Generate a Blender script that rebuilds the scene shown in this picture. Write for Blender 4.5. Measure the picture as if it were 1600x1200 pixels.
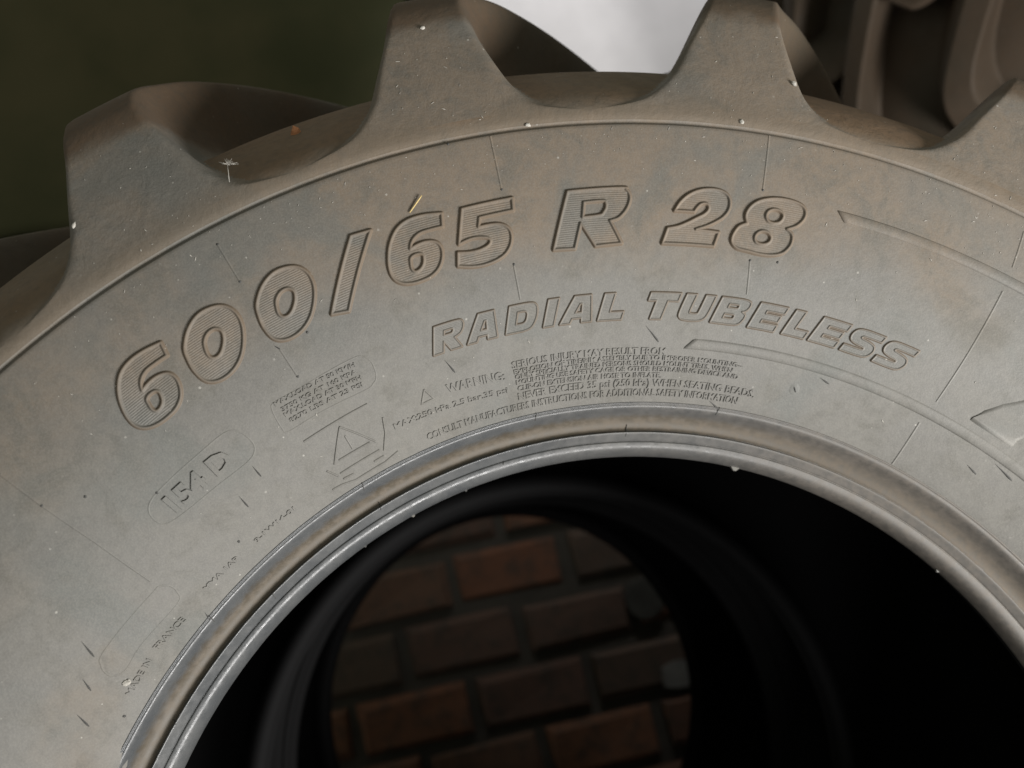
import bpy, math, random
import numpy as np
from mathutils import Matrix, Vector

random.seed(7)
rng = np.random.default_rng(7)
scene = bpy.context.scene
C = scene.collection
for o in list(bpy.data.objects):
    bpy.data.objects.remove(o, do_unlink=True)

H = 0.75            # height of the tyre axis above the floor
R2D = math.pi / 180

# ------------------------------------------------------------------ camera
cam = bpy.data.cameras.new('camera')
cam_o = bpy.data.objects.new('camera', cam)
C.objects.link(cam_o)
M = Matrix(((0.97540829, -0.18078124, 0.12608255), (-0.08887513, 0.20087145, 0.97557771), (-0.20169253, -0.96279219, 0.17986472)))
cx, cyd, cz = M.col[0], M.col[1], M.col[2]
rot = Matrix((cx, -cyd, -cz)).transposed().to_4x4()
cam_o.matrix_world = Matrix.Translation((-0.09557, -0.62012, H + 0.30538)) @ rot
cam.sensor_width = 36.0
cam.lens = 36.0 * 1278.2 / 1600.0
cam.clip_start = 0.02
cam.clip_end = 60
cam.dof.use_dof = True
cam.dof.focus_distance = 0.56
cam.dof.aperture_fstop = 4.0
scene.camera = cam_o

# ------------------------------------------------------------------ light
world = bpy.data.worlds.new('World')
scene.world = world
world.use_nodes = True
bg = world.node_tree.nodes['Background']
bg.inputs[0].default_value = (0.92, 0.92, 0.78, 1)
bg.inputs[1].default_value = 0.31

def area(name, loc, target, size, power, col):
    l = bpy.data.lights.new(name, 'AREA')
    l.shape = 'DISK'
    l.size = size
    l.energy = power
    l.color = col
    o = bpy.data.objects.new(name, l)
    C.objects.link(o)
    o.location = loc
    o.rotation_euler = (Vector(target) - Vector(loc)).to_track_quat('-Z', 'Y').to_euler()
    return o

area('work_lamp', (0.88, -0.76, H - 0.42), (0.05, -0.05, H + 0.42), 0.50, 38.5, (1.0, 0.97, 0.925))
area('bead_fill', (0.10, -0.80, H - 0.60), (-0.20, -0.03, H + 0.25), 0.30, 4.6, (1.0, 0.98, 0.96))  # added fill without a visible source, for a highlight on the left bead
sp = bpy.data.lights.new('board_fill', 'SPOT')  # unseen spot, added only to brighten the white board
sp.energy = 46.0
sp.spot_size = math.radians(50)
sp.spot_blend = 0.5
sp.shadow_soft_size = 0.12
sp.color = (1.0, 0.97, 1.0)
sp_o = bpy.data.objects.new('board_fill', sp)
C.objects.link(sp_o)
sp_o.location = (0.72, 0.30, 3.45)
sp_o.rotation_euler = (Vector((0.62, 1.36, 2.25)) - Vector((0.72, 0.30, 3.45))).to_track_quat('-Z', 'Y').to_euler()

scene.view_settings.view_transform = 'Standard'
scene.view_settings.look = 'None'
scene.view_settings.exposure = 0.0
scene.view_settings.gamma = 1.0
scene.view_settings.use_curve_mapping = False

# ------------------------------------------------------------------ traced tyre-space data: (theta in degrees clockwise from the top, radius in metres)
D = {'big': {'6': [[(-5.686,0.52543,1),(-5.884,0.51704,1),(-6.727,0.51727),(-7.548,0.51704),(-8.097,0.51525),(-8.468,0.51238),(-8.677,0.50898,1),(-8.177,0.51022),(-7.558,0.51069),(-6.985,0.50993),(-6.599,0.50807),(-6.41,0.5048),(-6.447,0.50047),(-6.683,0.49599),(-7.104,0.49195),(-7.763,0.48912),(-8.514,0.48815),(-9.3,0.48829),(-10.021,0.48992),(-10.504,0.49317),(-10.695,0.49753),(-10.636,0.5031),(-10.418,0.50886),(-10.105,0.51436),(-9.667,0.51954),(-9.128,0.52383),(-8.521,0.52635),(-7.829,0.52742),(-7.036,0.52734),(-6.34,0.52649)],[(-8.986,0.5004),(-8.869,0.50326),(-8.546,0.50463),(-8.097,0.50443),(-7.898,0.50266),(-7.997,0.49912),(-8.215,0.49651),(-8.554,0.49485),(-8.907,0.49482),(-9.046,0.49708)]],'5': [[(-4.171,0.52508,1),(-0.341,0.52586,1),(-0.436,0.51786,1),(-3.036,0.51718,1),(-3.265,0.51146,1),(-2.516,0.51153),(-1.782,0.51094),(-1.231,0.50883),(-0.935,0.50526),(-0.932,0.50028),(-1.203,0.49509),(-1.73,0.49094),(-2.499,0.48846),(-3.477,0.48734),(-4.486,0.48797),(-5.55,0.4904,1),(-5.281,0.49858,1),(-4.437,0.49719),(-3.588,0.49715),(-2.935,0.49848),(-2.636,0.50046),(-2.655,0.50268),(-3.009,0.50423),(-3.74,0.50524),(-4.358,0.50486),(-5.043,0.5036,1)]],'R': [[(3.846,0.52547,1),(7.917,0.526),(8.303,0.52487),(8.538,0.52186),(8.577,0.51847),(8.415,0.51385),(8.05,0.5093),(7.583,0.50607),(6.966,0.50459,1),(7.849,0.48989,1),(5.684,0.48888,1),(4.622,0.50413,1),(3.993,0.48832,1),(2.24,0.48902,1)],[(5.006,0.51746,1),(6.493,0.51783),(6.682,0.51641),(6.688,0.51346),(6.494,0.51061),(6.179,0.50866),(4.811,0.50787,1)]],'2': [[(12.074,0.51122,1),(12.477,0.517),(13.073,0.52196),(13.826,0.52543),(14.663,0.52704),(15.516,0.52675),(16.125,0.52427),(16.375,0.51979),(16.327,0.51437),(15.956,0.50936),(15.362,0.50555),(14.673,0.5024),(13.89,0.49981,1),(15.736,0.49914,1),(15.464,0.48991,1),(11.182,0.48981,1),(11.575,0.49961,1),(12.416,0.50118),(13.2,0.50415),(13.893,0.50748),(14.427,0.51014),(14.715,0.513),(14.728,0.51567),(14.516,0.51718),(14.128,0.51658),(13.834,0.51406),(13.621,0.51115,1)]],'8': [[(17.734,0.51118),(17.786,0.51527),(18.11,0.51971),(18.678,0.52351),(19.498,0.52604),(20.419,0.52713),(21.372,0.52668),(22.046,0.52478),(22.339,0.52084),(22.262,0.51588),(21.819,0.511),(21.164,0.50787,1),(21.602,0.50521),(21.746,0.50141),(21.633,0.49653),(21.179,0.49182),(20.401,0.48935),(19.402,0.48867),(18.37,0.4894),(17.425,0.49034),(16.952,0.49315),(16.852,0.49633),(16.986,0.50041),(17.319,0.50472),(17.921,0.50739,1)],[(19.336,0.51355),(19.395,0.51668),(19.712,0.51884),(20.182,0.51921),(20.578,0.51744),(20.643,0.51448),(20.429,0.51144),(19.973,0.51008),(19.553,0.51082)],[(18.714,0.49837),(18.812,0.50148),(19.177,0.50361),(19.629,0.50355),(19.968,0.50135),(19.998,0.4984),(19.723,0.49603),(19.286,0.49512),(18.892,0.49594)]],'0': [[(-26.225,0.51543),(-25.221,0.52347),(-24.009,0.52741),(-22.746,0.52543),(-22.107,0.51939),(-22.025,0.51077),(-22.479,0.50163),(-23.335,0.49313),(-24.439,0.48814),(-25.631,0.48743),(-26.488,0.49138),(-26.719,0.49978),(-26.564,0.50855)],[(-24.971,0.51089),(-24.442,0.51445),(-23.852,0.51478),(-23.535,0.51156),(-23.715,0.50674),(-24.2,0.50213),(-24.718,0.4999),(-25.142,0.50084),(-25.256,0.50444)]],'/': [[(-12.398,0.529,1),(-10.939,0.52814,1),(-14.748,0.4864,1),(-16.044,0.48894,1)]]},'shift6': -21.601,'shift0': 5.797,'txt': [('SERIOUS INJURY MAY RESULT FROM',(-2.796,0.4199),(12.422,0.4193),0.00446),('EXPLOSION OF TIRE/RIM ASSEMBLY DUE TO IMPROPER MOUNTING--',(-2.706,0.41606),(20.33,0.41576),0.00304),('ONLY SPECIALLY TRAINED PERSONS SHOULD MOUNT TIRES. WHEN',(-2.665,0.41269),(19.512,0.41199),0.00304),('MOUNTING USE SAFETY CAGE OR OTHER RESTRAINING DEVICE AND',(-2.659,0.40916),(20.261,0.40834),0.00305),('CLIP-ON EXTENSION AIR HOSE TO INFLATE.',(-2.597,0.40512),(12.306,0.40452),0.00327),('NEVER EXCEED 35 psi (250 kPa) WHEN SEATING BEADS.',(-2.677,0.39938),(22.516,0.39888),0.0047),('CONSULT MANUFACTURERS INSTRUCTIONS FOR ADDITIONAL SAFETY INFORMATION',(-12.817,0.39305),(21.0,0.39282),0.00455),('WARNING:',(-9.43,0.41672),(-3.665,0.41423),0.00566),('MAX:250 kPa 2.5 bar.35 psi',(-15.408,0.40845),(-3.648,0.40588),0.00366),('154 D',(-34.876,0.44303),(-28.795,0.44345),0.01176),('MAX.LOAD AT 50 KM/H',(-23.432,0.45638),(-16.142,0.45418),0.00269),('3750 KG AT 160 KPA',(-23.184,0.45146),(-16.26,0.44981),0.00269),('MAX.LOAD AT 30 MPH',(-23.246,0.4478),(-16.138,0.44546),0.0027),('8270 LBS AT 23 PSI',(-23.158,0.44341),(-16.308,0.44125),0.0027),('FRANCE',(-45.322,0.39989),(-41.829,0.39751),0.00358),('MADE IN',(-49.914,0.3981),(-46.397,0.39899),0.00345),('9-1W14-01',(-32.406,0.39835),(-27.613,0.39859),0.00272),('YMA 1AP',(-38.664,0.39932),(-34.565,0.39848),0.003)],'seam': [[(-0.991,0.56933),(-0.974,0.53215)],[(-1.123,0.48306),(-1.064,0.4614)],[(18.804,0.56975),(18.799,0.53096)],[(18.71,0.48329),(19.02,0.46201)],[(38.936,0.51665),(39.095,0.46697),(39.167,0.43506)],[(39.042,0.41939),(39.493,0.38937)],[(-40.292,0.52817),(-40.345,0.49957),(-40.323,0.46391),(-40.537,0.42727)],[(-20.732,0.48463),(-20.673,0.46503)],[(-20.637,0.559),(-20.642,0.53186)],[(38.384,0.56075),(38.748,0.53406)]],'spew': [[(-27.947,0.43546),(-27.969,0.42725)],[(-30.494,0.4265),(-30.572,0.41789)],[(-8.795,0.43671),(-8.222,0.42746)],[(10.221,0.43732),(11.599,0.42729)],[(-47.192,0.43691),(-47.905,0.42659)],[(-49.86,0.42518),(-50.517,0.41818)],[(-52.644,0.41822),(-53.357,0.4095)],[(28.104,0.42135),(29.201,0.41927)],[(45.442,0.41203),(46.776,0.4103)],[(47.383,0.42173),(49.684,0.41963)],[(17.97,0.39217),(19.387,0.38696)],[(-40.446,0.39174),(-40.901,0.38486)],[(-20.971,0.48799),(-20.716,0.4841)]],'dot': [(21.008,0.48546),(18.699,0.4837),(-1.105,0.48386),(-18.309,0.48562),(-33.393,0.40625),(-20.642,0.53186),(-20.637,0.559),(-0.965,0.53256),(18.799,0.53096),(-55.159,0.39808),(-40.345,0.49957),(-51.799,0.39568),(-34.733,0.4592),(-3.934,0.56949),(-20.673,0.46503),(-38.158,0.48564)],'sign': [[(-23.208,0.42954),(-16.716,0.43035)],[(-16.013,0.41866),(-16.44,0.40932),(-17.347,0.3996)],[(-23.64,0.39503),(-22.583,0.39438),(-21.233,0.39221),(-17.776,0.3927),(-16.125,0.3951)],[(-19.879,0.42593),(-22.137,0.40759)],[(-19.879,0.42593),(-18.727,0.41646),(-17.652,0.40708)],[(-21.529,0.40837),(-18.165,0.40844)],[(-22.137,0.40082),(-17.706,0.4013)],[(-22.16,0.39701),(-21.048,0.39632)],[(-18.697,0.39642),(-17.585,0.39671)],[(-23.047,0.40672),(-22.429,0.40011)]],'bang': [(-19.881,0.4195),(-19.884,0.41024)],'tri': [(-11.463,0.42403),(-12.193,0.41597),(-10.877,0.41657)],'oval154': [(-36.245,0.45412),(-35.448,0.45828),(-33.72,0.45953),(-30.406,0.46019),(-27.936,0.46069),(-27.003,0.45672),(-26.672,0.44806),(-26.962,0.44183),(-28.165,0.43872),(-31.531,0.43908),(-34.414,0.44003),(-36.011,0.44238),(-36.417,0.44749)],'ovalbox': [(-23.83,0.45601),(-23.269,0.45883),(-20.943,0.4581),(-16.449,0.45918),(-15.364,0.45797),(-14.821,0.4527),(-14.929,0.44356),(-15.487,0.43976),(-16.458,0.43826),(-20.693,0.43931),(-23.722,0.43953),(-24.052,0.44397)],'lozenge': [(-40.61,0.42187),(-40.046,0.41768),(-40.136,0.41168),(-41.059,0.40704),(-45.644,0.40893),(-47.795,0.40808),(-48.635,0.4105),(-48.862,0.41521),(-48.277,0.42128),(-47.114,0.4237),(-41.159,0.42192)],'emblem': [(42.759,0.4362),(43.272,0.44437),(44.247,0.45381),(45.416,0.46255),(46.942,0.47264),(48.592,0.45828),(47.495,0.44493),(47.23,0.44042),(47.344,0.4363)],'arcU': [(24.797,0.5278),(25.486,0.52176)],'arcL': [(15.039,0.43006),(14.201,0.42374),(20.367,0.42331),(29.011,0.4263)],'pit': (26.2,0.40998),'bump': [(-56.39,0.40668),(-55.494,0.39944),(-54.536,0.38814)]}

# ------------------------------------------------------------------ helpers
def tag(o, label, cat, group=None):
    o['label'] = label
    o['category'] = cat
    if group:
        o['group'] = group
    return o

def link(o, parent=None):
    C.objects.link(o)
    if parent is not None:
        o.parent = parent
    return o

def mesh(name, V, F, mat, smooth=True, normals=None):
    me = bpy.data.meshes.new(name)
    V = np.asarray(V, dtype=np.float32)
    if isinstance(F, np.ndarray):
        n, k = F.shape
        me.vertices.add(len(V))
        me.vertices.foreach_set('co', V.ravel())
        me.loops.add(n * k)
        me.loops.foreach_set('vertex_index', F.astype(np.int32).ravel())
        me.polygons.add(n)
        me.polygons.foreach_set('loop_start', np.arange(0, n * k, k, dtype=np.int32))
        me.polygons.foreach_set('loop_total', np.full(n, k, dtype=np.int32))
        me.update(calc_edges=True)
        me.validate()
    else:
        me.from_pydata([tuple(map(float, v)) for v in V], [], F)
        me.update()
    if smooth:
        me.polygons.foreach_set('use_smooth', np.ones(len(me.polygons), dtype=bool))
    if normals is not None:
        me.normals_split_custom_set_from_vertices([tuple(map(float, v)) for v in normals])
    me.materials.append(mat)
    return me

def part(name, me, parent, loc=None):
    o = bpy.data.objects.new(name, me)
    link(o, parent)
    if loc is not None:
        o.location = loc
    return o

def grid_faces(nu, nv, wrap_u=False):
    i = np.arange(nu if wrap_u else nu - 1)
    j = np.arange(nv - 1)
    I, J = np.meshgrid(i, j, indexing='ij')
    I2 = (I + 1) % nu
    return np.stack([I * nv + J, I2 * nv + J, I2 * nv + J + 1, I * nv + J + 1], -1).reshape(-1, 4)

def polar(th, r, d):
    a = np.radians(th)
    return np.stack([r * np.sin(a), d + 0 * a, r * np.cos(a)], -1)

# side wall section: distance along the axis (negative is towards the viewer) for a radius
_P = np.array([(.3882, -.0363), (.41, -.053), (.44, -.0725), (.47, -.0875), (.50, -.0985), (.54, -.109), (.572, -.1126)])
_K = np.polyfit(_P[:, 0], _P[:, 1], 3)
_KD = np.polyder(_K)
def wall_d(r):
    return np.polyval(_K, r)
def on_wall(th, r, h):
    """point on the front side wall, h metres proud of it"""
    th, r, h = np.broadcast_arrays(np.asarray(th, float), np.asarray(r, float), np.asarray(h, float))
    g = np.polyval(_KD, r)
    n = np.sqrt(1 + g * g)
    return polar(th, r + h * g / n, wall_d(r) - h / n)

def catmull(pts, sub=6):
    """closed outline: straight between corner points (third value 1), smooth elsewhere"""
    n = len(pts)
    out = []
    for i in range(n):
        p1, p2 = pts[i], pts[(i + 1) % n]
        c1, c2 = len(p1) > 2, len(p2) > 2
        p0 = p1 if c1 else pts[i - 1]
        p3 = p2 if c2 else pts[(i + 2) % n]
        a, b, c, d = (np.array(q[:2], float) for q in (p0, p1, p2, p3))
        if c1 and c2:
            out.append(b)
            continue
        for k in range(sub):
            t = k / sub
            out.append(.5 * (2 * b + (c - a) * t + (2 * a - 5 * b + 4 * c - d) * t * t + (3 * b - a - 3 * c + d) * t ** 3))
    return np.array(out)

def sdf(P, loops):
    """signed distance (positive inside) of points P to a set of closed loops, even-odd filled"""
    dist = np.full(len(P), 1e9)
    ins = np.zeros(len(P), bool)
    for L in loops:
        A, B = L, np.roll(L, -1, 0)
        for a, b in zip(A, B):
            ab = b - a
            q = P - a
            t = np.clip((q @ ab) / max(ab @ ab, 1e-18), 0, 1)
            dist = np.minimum(dist, np.hypot(*(q - t[:, None] * ab).T))
            cond = (a[1] > P[:, 1]) != (b[1] > P[:, 1])
            if abs(ab[1]) > 1e-15:
                xi = a[0] + (P[:, 1] - a[1]) / ab[1] * ab[0]
                ins ^= cond & (P[:, 0] < xi)
    return np.where(ins, dist, -dist)

def sstep(x):
    x = np.clip(x, 0, 1)
    return x * x * (3 - 2 * x)

# ------------------------------------------------------------------ materials
def nodes(name):
    m = bpy.data.materials.new(name)
    m.use_nodes = True
    nt = m.node_tree
    return m, nt, nt.nodes, nt.links, nt.nodes['Principled BSDF']

def nnoise(nt, vec, scale, detail=4, rough=.55, dist=0.0):
    n = nt.nodes.new('ShaderNodeTexNoise')
    n.inputs['Scale'].default_value = scale
    n.inputs['Detail'].default_value = detail
    n.inputs['Roughness'].default_value = rough
    n.inputs['Distortion'].default_value = dist
    if vec is not None:
        nt.links.new(vec, n.inputs['Vector'])
    return n.outputs['Fac']

def nramp(nt, fac, stops):
    r = nt.nodes.new('ShaderNodeValToRGB')
    el = r.color_ramp.elements
    while len(el) < len(stops):
        el.new(0.5)
    for e, (p, c) in zip(el, stops):
        e.position = p
        e.color = (c, c, c, 1) if not isinstance(c, tuple) else (*c, 1)
    nt.links.new(fac, r.inputs[0])
    return r.outputs[0]

def nmix(nt, fac, a, b, mode='MIX'):
    m = nt.nodes.new('ShaderNodeMix')
    m.data_type = 'RGBA'
    m.blend_type = mode
    for sock, v in ((m.inputs[0], fac), (m.inputs[6], a), (m.inputs[7], b)):
        if isinstance(v, (int, float)):
            sock.default_value = v
        elif isinstance(v, tuple):
            sock.default_value = (*v, 1)
        else:
            nt.links.new(v, sock)
    return m.outputs[2]

def nmath(nt, op, a, b=None, clamp=False):
    m = nt.nodes.new('ShaderNodeMath')
    m.operation = op
    m.use_clamp = clamp
    for s, v in ((m.inputs[0], a), (m.inputs[1], b)):
        if v is None:
            continue
        if isinstance(v, (int, float)):
            s.default_value = v
        else:
            nt.links.new(v, s)
    return m.outputs[0]

def nmap(nt, v, a, b, c=0.0, d=1.0):
    m = nt.nodes.new('ShaderNodeMapRange')
    m.interpolation_type = 'SMOOTHSTEP'
    nt.links.new(v, m.inputs[0])
    for k, x in zip((1, 2, 3, 4), (a, b, c, d)):
        m.inputs[k].default_value = x
    return m.outputs[0]

def axis_radius(nt):
    """distance from the tyre's own axis"""
    tc = nt.nodes.new('ShaderNodeTexCoord')
    s = nt.nodes.new('ShaderNodeSeparateXYZ')
    nt.links.new(tc.outputs['Object'], s.inputs[0])
    return nmath(nt, 'SQRT', nmath(nt, 'ADD', nmath(nt, 'MULTIPLY', s.outputs[0], s.outputs[0]), nmath(nt, 'MULTIPLY', s.outputs[2], s.outputs[2])))

def wpos(nt):
    return nt.nodes.new('ShaderNodeNewGeometry').outputs['Position']

def rubber(name, mud_r=None, clean=False, inner=False, dusty=0.0, mudk=1.0):
    m, nt, N, L, b = nodes(name)
    P = wpos(nt)
    if inner:
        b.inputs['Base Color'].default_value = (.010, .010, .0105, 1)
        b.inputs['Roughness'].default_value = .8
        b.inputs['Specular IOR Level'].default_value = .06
        return m
    big_n = nnoise(nt, P, 4.2, 3, .5, .4)
    mid_n = nnoise(nt, P, 17, 5, .6, .3)
    fine = nnoise(nt, P, 160, 4, .65)
    grain = nnoise(nt, P, 900, 2, .6)
    col = nmix(nt, nmap(nt, mid_n, .3, .7), (.122, .119, .111), (.150, .146, .134))
    r = axis_radius(nt)
    dz = nmath(nt, 'ADD', nmath(nt, 'MULTIPLY', big_n, .75), nmath(nt, 'MULTIPLY', mid_n, .35))
    dz = nmath(nt, 'ADD', dz, nmap(nt, r, .44, .53, -.16, .09))
    dustf = nmath(nt, 'MULTIPLY', nmap(nt, dz, .45 - dusty, .72 - dusty), .9)
    col = nmix(nt, dustf, col, (.160, .124, .090))
    col = nmix(nt, nmap(nt, nnoise(nt, P, 34, 6, .7, .6), .47, .68, 0, .6), col, (.088, .085, .073))
    col = nmix(nt, nmap(nt, nnoise(nt, P, 9, 5, .6, .8), .50, .66, 0, .55), col, (.100, .108, .104))
    col = nmix(nt, nmath(nt, 'MULTIPLY', nmap(nt, fine, .35, .75), .35), col, (.085, .083, .078))
    col = nmix(nt, nmap(nt, grain, .35, .7, 0, .22), col, (.225, .215, .195))
    if mud_r is not None:
        rr = nmath(nt, 'ADD', r, nmath(nt, 'MULTIPLY', nmath(nt, 'SUBTRACT', mid_n, .5), .03))
        mud = nmix(nt, nmap(nt, big_n, .35, .65), (.060 * mudk, .046 * mudk, .028 * mudk), (.088 * mudk, .055 * mudk, .031 * mudk))
        mud = nmix(nt, nmap(nt, fine, .4, .75, 0, .4), mud, (.05, .043, .032))
        col = nmix(nt, nmap(nt, rr, mud_r, mud_r + .014, 0, .9), col, mud)
        # thin brown film low on the shoulder, above the decorative line
        film = nmath(nt, 'MULTIPLY', nmap(nt, rr, .574, .602, 1, 0), .6)
        col = nmix(nt, film, col, (.125, .096, .066))
    rough = .62
    if clean:
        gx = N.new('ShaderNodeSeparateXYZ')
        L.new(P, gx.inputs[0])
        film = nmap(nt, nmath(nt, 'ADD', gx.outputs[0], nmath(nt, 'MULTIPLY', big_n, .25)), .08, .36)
        col = nmix(nt, nmap(nt, nnoise(nt, P, 40, 6, .7, .5), .35, .65), (.064, .068, .072), (.088, .091, .093))
        rn = nmath(nt, 'ADD', r, nmath(nt, 'MULTIPLY', nmath(nt, 'SUBTRACT', fine, .5), .006))
        band = nmath(nt, 'MULTIPLY', nmap(nt, rn, .3685, .3705), nmap(nt, rn, .3778, .3822, 1, 0))
        band = nmath(nt, 'MULTIPLY', band, nmap(nt, mid_n, .15, .5, .72, 1))
        dirt = nmix(nt, nmap(nt, fine, .35, .7), (.060, .048, .032), (.094, .075, .053))
        col = nmix(nt, band, col, dirt)
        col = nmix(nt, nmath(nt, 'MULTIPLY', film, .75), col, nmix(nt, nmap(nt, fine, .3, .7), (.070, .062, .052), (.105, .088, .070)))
        rough = .25
    # brown dust packed against the moulded lettering
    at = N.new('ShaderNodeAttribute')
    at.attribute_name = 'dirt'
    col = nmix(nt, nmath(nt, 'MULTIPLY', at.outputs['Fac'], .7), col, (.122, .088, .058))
    # pale specks of lint and chaff
    v = N.new('ShaderNodeTexVoronoi')
    v.inputs['Scale'].default_value = 210
    L.new(P, v.inputs['Vector'])
    seed = N.new('ShaderNodeSeparateColor')
    L.new(v.outputs['Color'], seed.inputs[0])
    big_enough = nmap(nt, seed.outputs[0], .86, 1.0, 0, .17)
    spk = nmath(nt, 'LESS_THAN', v.outputs['Distance'], big_enough)
    spk = nmath(nt, 'MULTIPLY', spk, nmap(nt, seed.outputs[1], .3, 1.0, .1, .55))
    if not clean:
        col = nmix(nt, spk, col, (.40, .39, .36))
    L.new(col, b.inputs['Base Color'])
    ro = nmath(nt, 'ADD', nmap(nt, mid_n, .3, .7, rough - .06, rough + .1), nmath(nt, 'MULTIPLY', dustf, .12))
    if clean:
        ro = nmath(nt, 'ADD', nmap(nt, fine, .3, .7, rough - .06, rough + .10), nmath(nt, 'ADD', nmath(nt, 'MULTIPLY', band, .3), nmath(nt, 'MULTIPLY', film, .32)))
    L.new(ro, b.inputs['Roughness'])
    b.inputs['Specular IOR Level'].default_value = .75 if clean else .5
    bp = N.new('ShaderNodeBump')
    bp.inputs['Strength'].default_value = .12 if clean else .22
    bp.inputs['Distance'].default_value = .0012
    hgt = nmath(nt, 'ADD', nmath(nt, 'MULTIPLY', fine, .7), nmath(nt, 'MULTIPLY', grain, .22))
    if mud_r is not None:
        bp.inputs['Strength'].default_value = .36
        hgt = nmath(nt, 'ADD', hgt, nmath(nt, 'MULTIPLY', nnoise(nt, P, 30, 6, .62, .6), 2.6))
    L.new(hgt, bp.inputs['Height'])
    L.new(bp.outputs[0], b.inputs['Normal'])
    return m

RUB = rubber('dusty_rubber')
RUBL = rubber('dusty_rubber_lettering', dusty=.05)
SHO = rubber('muddy_shoulder_rubber', mud_r=.660)
VAL = rubber('muddy_groove_rubber', mud_r=.580, mudk=1.9)
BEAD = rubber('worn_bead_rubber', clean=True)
MUD = rubber('mud_caked_rubber', mud_r=.40, mudk=.68)
LIN = rubber('black_liner_rubber', inner=True)

def plain(name, col, rough=.8, var=.25, scale=60, col2=None):
    m, nt, N, L, b = nodes(name)
    P = wpos(nt)
    n = nnoise(nt, P, scale, 4, .6)
    c2 = col2 or tuple(x * (1 - var) for x in col)
    L.new(nmix(nt, nmap(nt, n, .3, .7), col, c2), b.inputs['Base Color'])
    b.inputs['Roughness'].default_value = rough
    bp = N.new('ShaderNodeBump')
    bp.inputs['Strength'].default_value = .4
    bp.inputs['Distance'].default_value = .002
    L.new(n, bp.inputs['Height'])
    L.new(bp.outputs[0], b.inputs['Normal'])
    return m

BLACK = plain('black_rubber_nib', (.05, .05, .048), .7)
MORTAR = None
BOARD = plain('white_board_paint', (.80, .79, .81), .55, .10, 7)
FLOOR = plain('concrete_floor', (.16, .155, .145), .9, .3, 5)
STRAW = plain('straw', (.62, .47, .20), .6, .3, 300)
LINT = plain('pale_lint', (.50, .48, .44), .8, .2, 300)
CHIP = plain('orange_brick_chip', (.50, .22, .10), .85, .3, 300)
PLASTER = plain('old_plaster', (.20, .20, .18), .9, .3, 25)
PLASTER2 = plain('dirty_plaster', (.060, .060, .050), .9, .4, 25)

def brick_material(mortar=False):
    m, nt, N, L, b = nodes('grey_mortar' if mortar else 'old_brick')
    P = wpos(nt)
    oi = N.new('ShaderNodeObjectInfo')
    c = nramp(nt, oi.outputs['Random'], [(0, (.17, .075, .040)), (.3, (.18, .084, .044)), (.55, (.115, .066, .046)), (.8, (.085, .064, .045)), (1, (.14, .074, .044))])
    if mortar:
        c = nmix(nt, nnoise(nt, P, 18, 4, .6), (.080, .070, .054), (.048, .046, .036))
    n = nnoise(nt, P, 22, 5, .6)
    c = nmix(nt, nmap(nt, n, .44, .70, 0, .65), c, (.045, .042, .033))
    c = nmix(nt, nmap(nt, nnoise(nt, P, 90, 3, .6), .4, .7, 0, .3), c, (.06, .05, .04))
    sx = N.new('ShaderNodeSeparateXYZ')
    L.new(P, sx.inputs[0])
    dim_z = nmath(nt, 'ADD', sx.outputs[2], nmath(nt, 'MULTIPLY', nnoise(nt, P, 2.2, 4, .6), .9))
    c = nmix(nt, nmap(nt, dim_z, 1.80, 2.15, 0, .97), c, (.024, .026, .010))  # shade painted into the colour: upper wall fades to dark olive
    L.new(c, b.inputs['Base Color'])
    b.inputs['Roughness'].default_value = .9
    bp = N.new('ShaderNodeBump')
    bp.inputs['Strength'].default_value = .6
    bp.inputs['Distance'].default_value = .006
    L.new(n, bp.inputs['Height'])
    L.new(bp.outputs[0], b.inputs['Normal'])
    return m
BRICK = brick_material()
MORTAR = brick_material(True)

# ------------------------------------------------------------------ setting: floor, brick wall, white board
V = [(-4, -3, 0), (4, -3, 0), (4, 4, 0), (-4, 4, 0)]
fl = part('floor', mesh('floor', V, [(0, 1, 2, 3)], FLOOR, False), None)
fl['kind'] = 'structure'

WALL_Y = 1.52
wall = link(bpy.data.objects.new('brick_wall', None))
wall.location = (0, WALL_Y, 0)
tag(wall, 'dim old wall of red and brown bricks behind the tyres', 'wall')
def box(x0, x1, y0, y1, z0, z1):
    V = [(x, y, z) for x in (x0, x1) for y in (y0, y1) for z in (z0, z1)]
    return V, [(0, 1, 3, 2), (4, 6, 7, 5), (0, 4, 5, 1), (2, 3, 7, 6), (0, 2, 6, 4), (1, 5, 7, 3)]
v, f = box(-2.6, 2.8, .000, .25, 0, 3.3)
part('mortar', mesh('mortar', v, f, MORTAR, False), wall)
def brick_mesh(i):
    w, h, dp, c = .264, .116, .05, .012
    ring = [(-1, -1), (1, -1), (1, 1), (-1, 1)]
    V = []
    for y, sh in ((.04, 0), (-.006, 0), (-.016, c)):
        for sx, sz in ring:
            V.append((sx * (w / 2 - sh) + rng.normal(0, .004), y + (rng.normal(0, .003) if sh else 0), sz * (h / 2 - sh) + rng.normal(0, .004)))
    F = []
    for k in (0, 4):
        for j in range(4):
            a, b2 = k + j, k + (j + 1) % 4
            F.append((a, b2, b2 + 4, a + 4))
    F.append((8, 9, 10, 11))
    return mesh('brick', V, F, BRICK, False)
BM = [brick_mesh(i) for i in range(6)]
zc, row = .078, 0
while zc < 3.2:
    x = -2.55 + (.145 if row % 2 else 0)
    while x < 2.7:
        o = part('brick', BM[rng.integers(6)], wall, (x + rng.normal(0, .004), rng.normal(0, .003), zc + rng.normal(0, .003)))
        o.rotation_euler = (0, rng.normal(0, .008), 0)
        x += .292
    zc += .150
    row += 1
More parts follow.
